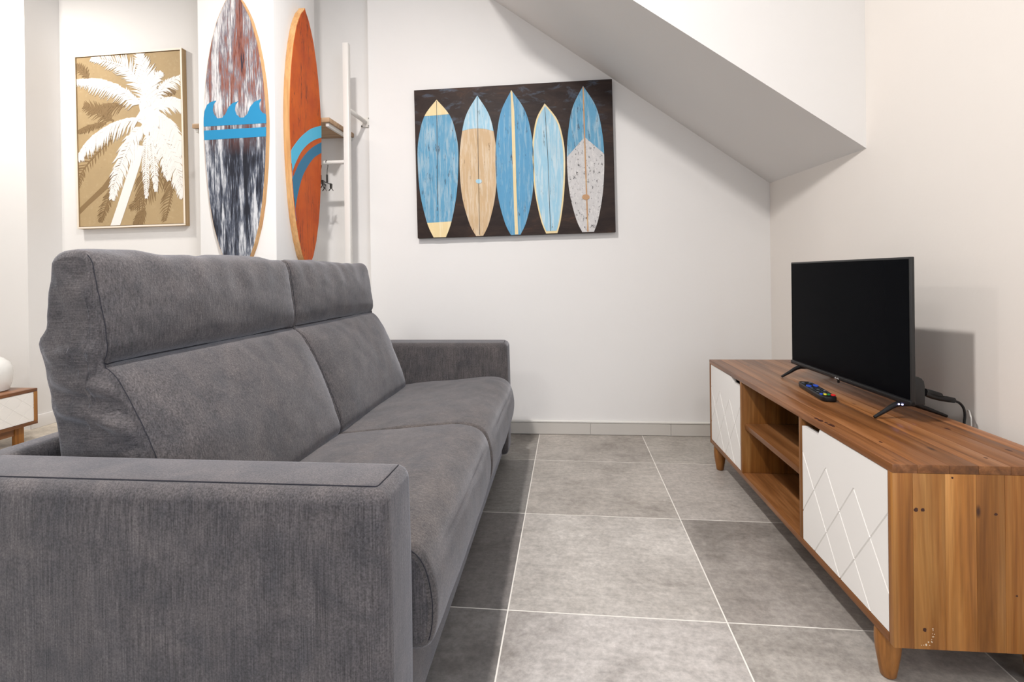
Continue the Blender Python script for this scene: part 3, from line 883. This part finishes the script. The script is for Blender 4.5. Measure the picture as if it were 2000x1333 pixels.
PB1 = m_paint('brushed_blue', srgb(98, 158, 192), srgb(168, 192, 204), srgb(70, 84, 100), .53, .61)
PB3 = m_paint('brushed_mid_blue', srgb(92, 156, 196), srgb(150, 186, 206), srgb(62, 78, 96), .56, .61)
PLB = m_paint('brushed_light_blue', srgb(156, 200, 222), srgb(206, 222, 228), srgb(80, 90, 98), .53, .64)
PCR = m_paint('brushed_cream', srgb(236, 214, 164), srgb(244, 230, 196), srgb(150, 124, 88), .56, .66)
PTA = m_paint('brushed_tan', srgb(206, 176, 138), srgb(222, 204, 178), srgb(96, 78, 64), .52, .64)
PGR = m_paint('brushed_grey', srgb(204, 202, 202), srgb(222, 220, 218), srgb(62, 60, 62), .56, .59, (80, 80, 36))
PST = m_paint('stringer_tan', srgb(190, 150, 112), srgb(216, 190, 150), srgb(92, 66, 48), .6, .68)
INK = m_plain('ink_line', ink, .7)
def pbd(tip, lm, rm, bl, br, mat):
    P = board_poly(tip, lm, rm, bl, br)
    o = layer('painted_board', P, .0016, mat, cv); return P, o
def line(parent, pts, w, mat, depth=.0034):
    P = [(x - w, y) for x, y in pts] + [(x + w, y) for x, y in pts[::-1]]
    layer('stringer', P, depth, mat, parent)
P, o = pbd((236, 246), (96, 640), (390, 640), (208, 1232), (296, 1230), PB1)
layer('nose_band', clip_band(P, None, lambda x: 366 - (x - 147) * .09), .0026, PCR, o)
layer('tail_band', clip_band(P, lambda x: 1129 - (x - 155) * .06, None), .0026, PCR, o)
line(o, [(236, 255), (238, 600), (238, 1000)], 1.6, INK)
P, o = pbd((530, 215), (398, 700), (668, 700), (513, 1224), (564, 1222), PTA)
layer('nose_band', clip_band(P, None, lambda x: 452 + ((x - 530) / 115) ** 2 * 20), .0026, PLB, o)
line(o, [(530, 225), (533, 600), (538, 1215)], 1.5, INK)
layer('logo_spot', [(536 + 22 * math.cos(a / 16 * 2 * math.pi), 832 + 16 * math.sin(a / 16 * 2 * math.pi)) for a in range(16)], .0040, PLB, o)
P, o = pbd((778, 175), (657, 690), (938, 690), (765, 1218), (834, 1215), PB3)
layer('stringer', [(772, 185), (778, 176), (786, 190), (798, 330), (804, 620), (808, 900), (818, 1214), (794, 1214), (786, 900), (780, 620), (776, 330)], .0030, PCR, o)
P, o = pbd((1020, 270), (926, 620), (1165, 660), (1020, 1208), (1103, 1205), PCR)
layer('light_panel', [(1040 + (x - 1040) * .90, 740 + (y - 740) * .965) for x, y in P], .0026, PLB, o)
line(o, [(1021, 300), (1038, 640), (1048, 1000), (1052, 1190)], 1.6, INK)
P, o = pbd((1303, 143), (1178, 660), (1452, 650), (1285, 1200), (1370, 1197), PGR)
layer('nose_band', clip_band(P, None, lambda x: 512 + abs(x - 1309) * (1.12 if x < 1309 else .85)), .0026, PB1, o)
line(o, [(1303, 150), (1311, 600), (1325, 1195)], 5, PST, .0034)
layer('logo_spot', [(1313 + 28 * math.cos(a / 16 * 2 * math.pi), 947 + 20 * math.sin(a / 16 * 2 * math.pi)) for a in range(16)], .0044, PST, o)

# ------------------------------------------------------------------ palm picture on the alcove wall
PW, PH = .784, 1.164
pp = empty('palm_picture', (-3.092, YN - .042, 1.296), 0); pp.rotation_euler = (0, -math.radians(.55), 0)
tag(pp, 'tall framed picture of a white palm tree on tan canvas', 'picture')
TAN = m_paint('tan_canvas', srgb(180, 156, 118), srgb(188, 166, 130), srgb(166, 142, 104), .60, .66, (40, 40, 40), .7)
BRN = m_plain('brown_print', srgb(136, 110, 74), .7); WHT = m_plain('white_print', srgb(240, 237, 233), .6)
FRM = m_wood('light_frame_wood', 2, srgb(150, 122, 86), srgb(178, 150, 112), srgb(196, 172, 136), False, .5)
FRT = m_plain('frame_face', srgb(240, 228, 212), .5)
FWd = .012
for b in ((0, PW, 0, FWd), (0, PW, PH - FWd, PH), (0, FWd, FWd, PH - FWd), (PW - FWd, PW, FWd, PH - FWd)):
    fr = box('frame_strip', (b[0], b[1], 0, .040, b[2], b[3]), FRM, pp, .0008, 1)
    box('front_lip', (b[0] + .0004, b[1] - .0004, -.0010, .0004, b[2] + .0004, b[3] - .0004), FRT, fr)
cp = box('canvas', (FWd + .003, PW - FWd - .003, .006, .034, FWd + .003, PH - FWd - .003), TAN, pp)
W2, H2 = PW - 2 * FWd - .008, PH - 2 * FWd - .008
fp = homog([(406, 312), (948, 268), (965, 1166), (428, 1188)], W2, H2)
rng = random.Random(3)
def frond(name, rib, llen, mat, parent, depth, side=(1, 1), droop=.5, n=30, wid=5.0, taper=True):
    """one printed frond: a rib with narrow leaflets on its sides, as thin relief"""
    S = spline([(a, b, 0) for a, b in rib], 10); v = []; f = []
    polys = []
    N_ = len(S)
    for i in range(N_ - 1):
        w = 5 * (1 - i / N_) + 1.5
        t = (S[i + 1] - S[i]).normalized(); nn = Vector((-t.y, t.x, 0))
        polys.append([S[i] + nn * w, S[i + 1] + nn * w, S[i + 1] - nn * w, S[i] - nn * w])
    for k in range(n):
        u = .10 + .90 * k / (n - 1); q = u * (N_ - 1.001); i = int(q)
        p = S[i].lerp(S[i + 1], q - i); t = (S[i + 1] - S[i]).normalized()
        for sg, on_ in ((1, side[0]), (-1, side[1])):
            if not on_: continue
            ln_ = llen * .92 * on_ * (math.sin(math.pi * (.22 + .70 * u)) if taper else 1) * rng.uniform(.75, 1.12)
            nn = Vector((-t.y, t.x, 0)) * sg
            d = (t * rng.uniform(.55, .85) + nn * .8).normalized()
            d2 = (d + Vector((0, droop, 0))).normalized()
            m1 = p + d * ln_ * .5; e = m1 + d2 * ln_ * .5
            wv = Vector((-d.y, d.x, 0)) * wid * rng.uniform(.35, .68)
            polys.append([p + wv * .6, m1 + wv, e, m1 - wv, p - wv * .6])
    for Pl in polys:
        Q = clip_rect([fp((a.x, a.y)) for a in Pl], W2, H2)
        if len(Q) < 3: continue
        dp = depth + rng.uniform(0, .0016)
        b = len(v); v += [(x, -dp, z) for x, z in Q]
        base_ = len(v); v += [(x, 0.0, z) for x, z in Q]
        m_ = len(Q)
        f.append(list(range(b, b + m_)))
        for i in range(m_): f.append([b + i, b + (i + 1) % m_, base_ + (i + 1) % m_, base_ + i])
    if not f: return None
    bm = bmesh.new(); bm.from_mesh(me_data('t', v, f)); bmesh.ops.recalc_face_normals(bm, faces=bm.faces[:])
    me = bpy.data.meshes.new(name); bm.to_mesh(me); bm.free()
    o = obj(name, me, mat, parent); o.location = (FWd + .004, .0062, FWd + .004); return o
def shape(name, poly, mat, parent, depth):
    Q = clip_rect([fp(p) for p in poly], W2, H2)
    o = obj(name, prism_me(Q, -depth, 0, 'y', name=name), mat, parent); o.location = (FWd + .004, .0062, FWd + .004); return o
# shadow palm printed in brown
for rib, ll, sd in (([(640, 690), (540, 780), (440, 900), (415, 990)], 95, (1, .5)), ([(600, 640), (520, 590), (450, 560)], 70, (1, 1)), ([(660, 560), (580, 560), (500, 570)], 80, (.4, 1)),
                    ([(560, 650), (480, 672), (412, 700)], 34, (1, 1)), ([(620, 960), (570, 1060), (535, 1160)], 60, (1, .7)), ([(740, 900), (760, 1000), (740, 1140)], 90, (1, .4)),
                    ([(870, 880), (900, 990), (870, 1150)], 95, (1, .3)), ([(850, 870), (800, 980), (690, 1090)], 85, (.8, 1)), ([(760, 1090), (740, 1140), (720, 1180)], 50, (1, 1)), ([(800, 480), (860, 470), (920, 480)], 60, (1, .3)),
                    ([(470, 420), (440, 380), (405, 350)], 40, (1, 1))):
    frond('shadow_frond', rib, ll, BRN, cp, .0004, sd, .5, 22, 6.5)
shape('shadow_trunk', [(660, 740), (600, 900), (540, 980), (426, 1090), (426, 1125), (470, 1080), (570, 990), (630, 920), (690, 760)], BRN, cp, .0003)
# white palm
blob = []
for k in range(40):
    a = 2 * math.pi * k / 40; rr = 1 + .16 * math.sin(7 * a) + .06 * math.sin(11 * a + 1)
    blob.append((790 + 62 * rr * math.cos(a), 600 + 110 * rr * math.sin(a)))
shape('crown', blob, WHT, cp, .0022)
shape('trunk', [(712, 760), (690, 860), (655, 970), (620, 1080), (582, 1190), (632, 1186), (665, 1090), (705, 970), (740, 860), (762, 770)], WHT, cp, .0021)
for rib, ll, sd, dr, n_, wd in (([(775, 560), (735, 440), (650, 350), (490, 312)], 105, (1, .85), .25, 40, 8), ([(790, 560), (780, 430), (735, 290)], 90, (1, 1), .1, 34, 8), ([(790, 530), (800, 440), (850, 385)], 62, (1, .8), .1, 20, 8),
                        ([(800, 545), (865, 450), (960, 398)], 85, (1, .35), .6, 26, 8), ([(810, 575), (890, 530), (965, 540)], 110, (1, .4), .9, 34, 9), ([(765, 570), (650, 480), (530, 432), (408, 428)], 105, (.35, 1), .9, 52, 8),
                        ([(765, 620), (620, 650), (490, 730), (412, 830)], 110, (.25, 1), .9, 52, 8), ([(765, 650), (690, 750), (630, 900), (592, 1040)], 85, (1, 1), .9, 44, 8), ([(780, 690), (770, 850), (772, 1035)], 45, (1, 1), .9, 34, 6),
                        ([(795, 690), (810, 840), (822, 1000)], 48, (1, 1), .9, 34, 6), ([(810, 650), (880, 770), (930, 890), (960, 1030)], 100, (1, 1), .9, 50, 8), ([(820, 600), (900, 670), (965, 800)], 110, (1, .6), .9, 44, 9), ([(800, 660), (850, 760), (890, 940)], 75, (1, .8), .9, 36, 8)):
    frond('frond', rib, ll, WHT, cp, .0024, sd, dr, n_, wd)

# ------------------------------------------------------------------ clothes rack in the alcove
rk = empty('clothes_rack', (-1.09, 1.46, 0)); tag(rk, 'white metal clothes rack post with wall arm and hanging rail beside the column', 'clothes rack')
def rkb(name, b, mat, bev=0, par=rk):
    return box(name, (b[0] + 1.09, b[1] + 1.09, b[2] - 1.46, b[3] - 1.46, b[4], b[5]), mat, par, bev)
rkb('post', (-1.112, -1.078, 1.444, 1.478, 0, 2.318), MWMETAL, .003)
tube('wall_arm', [(0, .014, 1.935), (0, .262, 1.935)], .013, MWMETAL, rk, 12)
pt = rkb('wall_plate', (-1.122, -1.058, 1.727, 1.7345, 1.902, 1.966), MWMETAL, .004)
for dx in (-.024, .024):
    for dz in (-.024, .024):
        tube('screw', [(dx, .264, 1.934 + dz), (dx, .2675, 1.934 + dz)], .0045, MDARK, pt, 10)
tube('hanging_rail', [(-.93, 0, 1.625), (-.02, 0, 1.625)], .0125, MWMETAL, rk, 14)
sh = empty('wall_shelf', (-1.593, 1.56, 1.842)); tag(sh, 'wooden wall shelf passing behind the column above the hanging rail', 'shelf')
box('board', (-.424, .424, -.173, .173, 0, .026), OAKX, sh, .002, 2)
box('bracket', (.395, .413, -.16, .173, -.022, -.001), MWMETAL, sh, .002, 2)
box('bracket', (-.413, -.395, -.16, .173, -.022, -.001), MWMETAL, sh, .002, 2)
MWIRE = m_plain('dark_wire', (.05, .045, .042), .35, .5, 0, .6)
def hanger(x, zt_, rz, label):
    h = empty('clip_hanger', (x, 1.46, zt_), rz); tag(h, label, 'hanger', 'clip hangers on the rail')
    arc = [(0, .0155 * math.cos(a), .0155 * math.sin(a)) for a in [math.pi * (1.0 - k / 9) for k in range(10)]]
    tube('hook', [(0, y, z - .001) for _, y, z in arc] + [(0, .013, -.020), (0, .004, -.040), (0, 0, -.075)], .0022, MWIRE, h, 8)
    tube('neck', [(0, 0, -.07), (0, 0, -.115)], .006, MWIRE, h, 8)
    tube('bar', [(0, -.072, -.118), (0, .072, -.118)], .003, MWIRE, h, 8)
    for s in (-1, 1):
        c = box('clip', (-.004, .004, s * .055 - .012, s * .055 + .012, -.142, -.112), MWIRE, h, .002, 1)
        tube('jaw', [(0, s * .055, -.138), (.014, s * .055, -.156)], .0028, MWIRE, c, 6)
        tube('jaw', [(0, s * .055, -.138), (-.014, s * .055, -.156)], .0028, MWIRE, c, 6)
    return h
hanger(-1.222, 1.6245, .04, 'dark wire clip hanger nearer the white post')
hanger(-1.262, 1.6245, .04, 'dark wire clip hanger half hidden behind the orange surfboard')

# ------------------------------------------------------------------ bedside cabinet and vase
ns = empty('bedside_cabinet', (-2.945, 1.285, 0)); tag(ns, 'small low wooden bedside cabinet with white diamond-grooved drawer at left', 'bedside cabinet')
zb2, zt2 = .110, .319
wood_piece('top_panel', (-.33, 0, -.46, 0, zt2 - .018, zt2), WOOD_Y, ns, 1.25)
wood_piece('bottom_panel', (-.33, 0, -.46, 0, zb2, zb2 + .018), WOOD_Y, ns, 1.15)
wood_piece('side_panel', (-.33, 0, -.018, 0, zb2 + .018, zt2 - .018), WOOD_Z, ns, 1.1)
wood_piece('side_panel', (-.33, 0, -.46, -.442, zb2 + .018, zt2 - .018), WOOD_Z, ns, 1.1)
wood_piece('back_panel', (-.33, -.32, -.442, -.018, zb2 + .018, zt2 - .018), WOOD_Z, ns, .9)
dz0, dz1 = zb2 + .020, zt2 - .020
lines = []
for k in range(-4, 8):
    y = -.44 + k * .1
    lines.append((y, dz0 - .01, y + .22, dz1 + .01)); lines.append((y + .22, dz0 - .01, y, dz1 + .01))
# the drawer front is built facing -x, then turned round to face the bed side
dr = groove_door('drawer', [(-.440, dz0), (-.020, dz0), (-.020, dz1), (-.440, dz1)], .004, .016, [l for l in lines if True], .0042, ns, MWHITE)
dr.data.transform(Matrix.Scale(-1, 4, Vector((1, 0, 0)))); dr.data.flip_normals()
for yy in (-.095, -.415):
    wood_piece('leg', (-.062, -.040, yy, yy + .050, 0, zb2), WOOD_Z, ns, 1.0)
    wood_piece('leg', (-.30, -.278, yy, yy + .050, 0, zb2), WOOD_Z, ns, 1.0)
wood_piece('stretcher', (-.058, -.044, -.365, -.095, .062, zb2), WOOD_Y, ns, .95)
va = obj('vase', lathe_me([(.075, 0), (.084, .004), (.098, .05), (.104, .10), (.100, .135), (.085, .165), (.060, .188), (.040, .200), (.040, .215), (.034, .215), (.034, .19), (.0, .185)], 40, (0, 0, 0), 'vase'), MCER, None, 40)
va.location = (-3.125, 1.172, .3192); tag(va, 'white glazed ceramic vase standing on the bedside cabinet', 'vase')
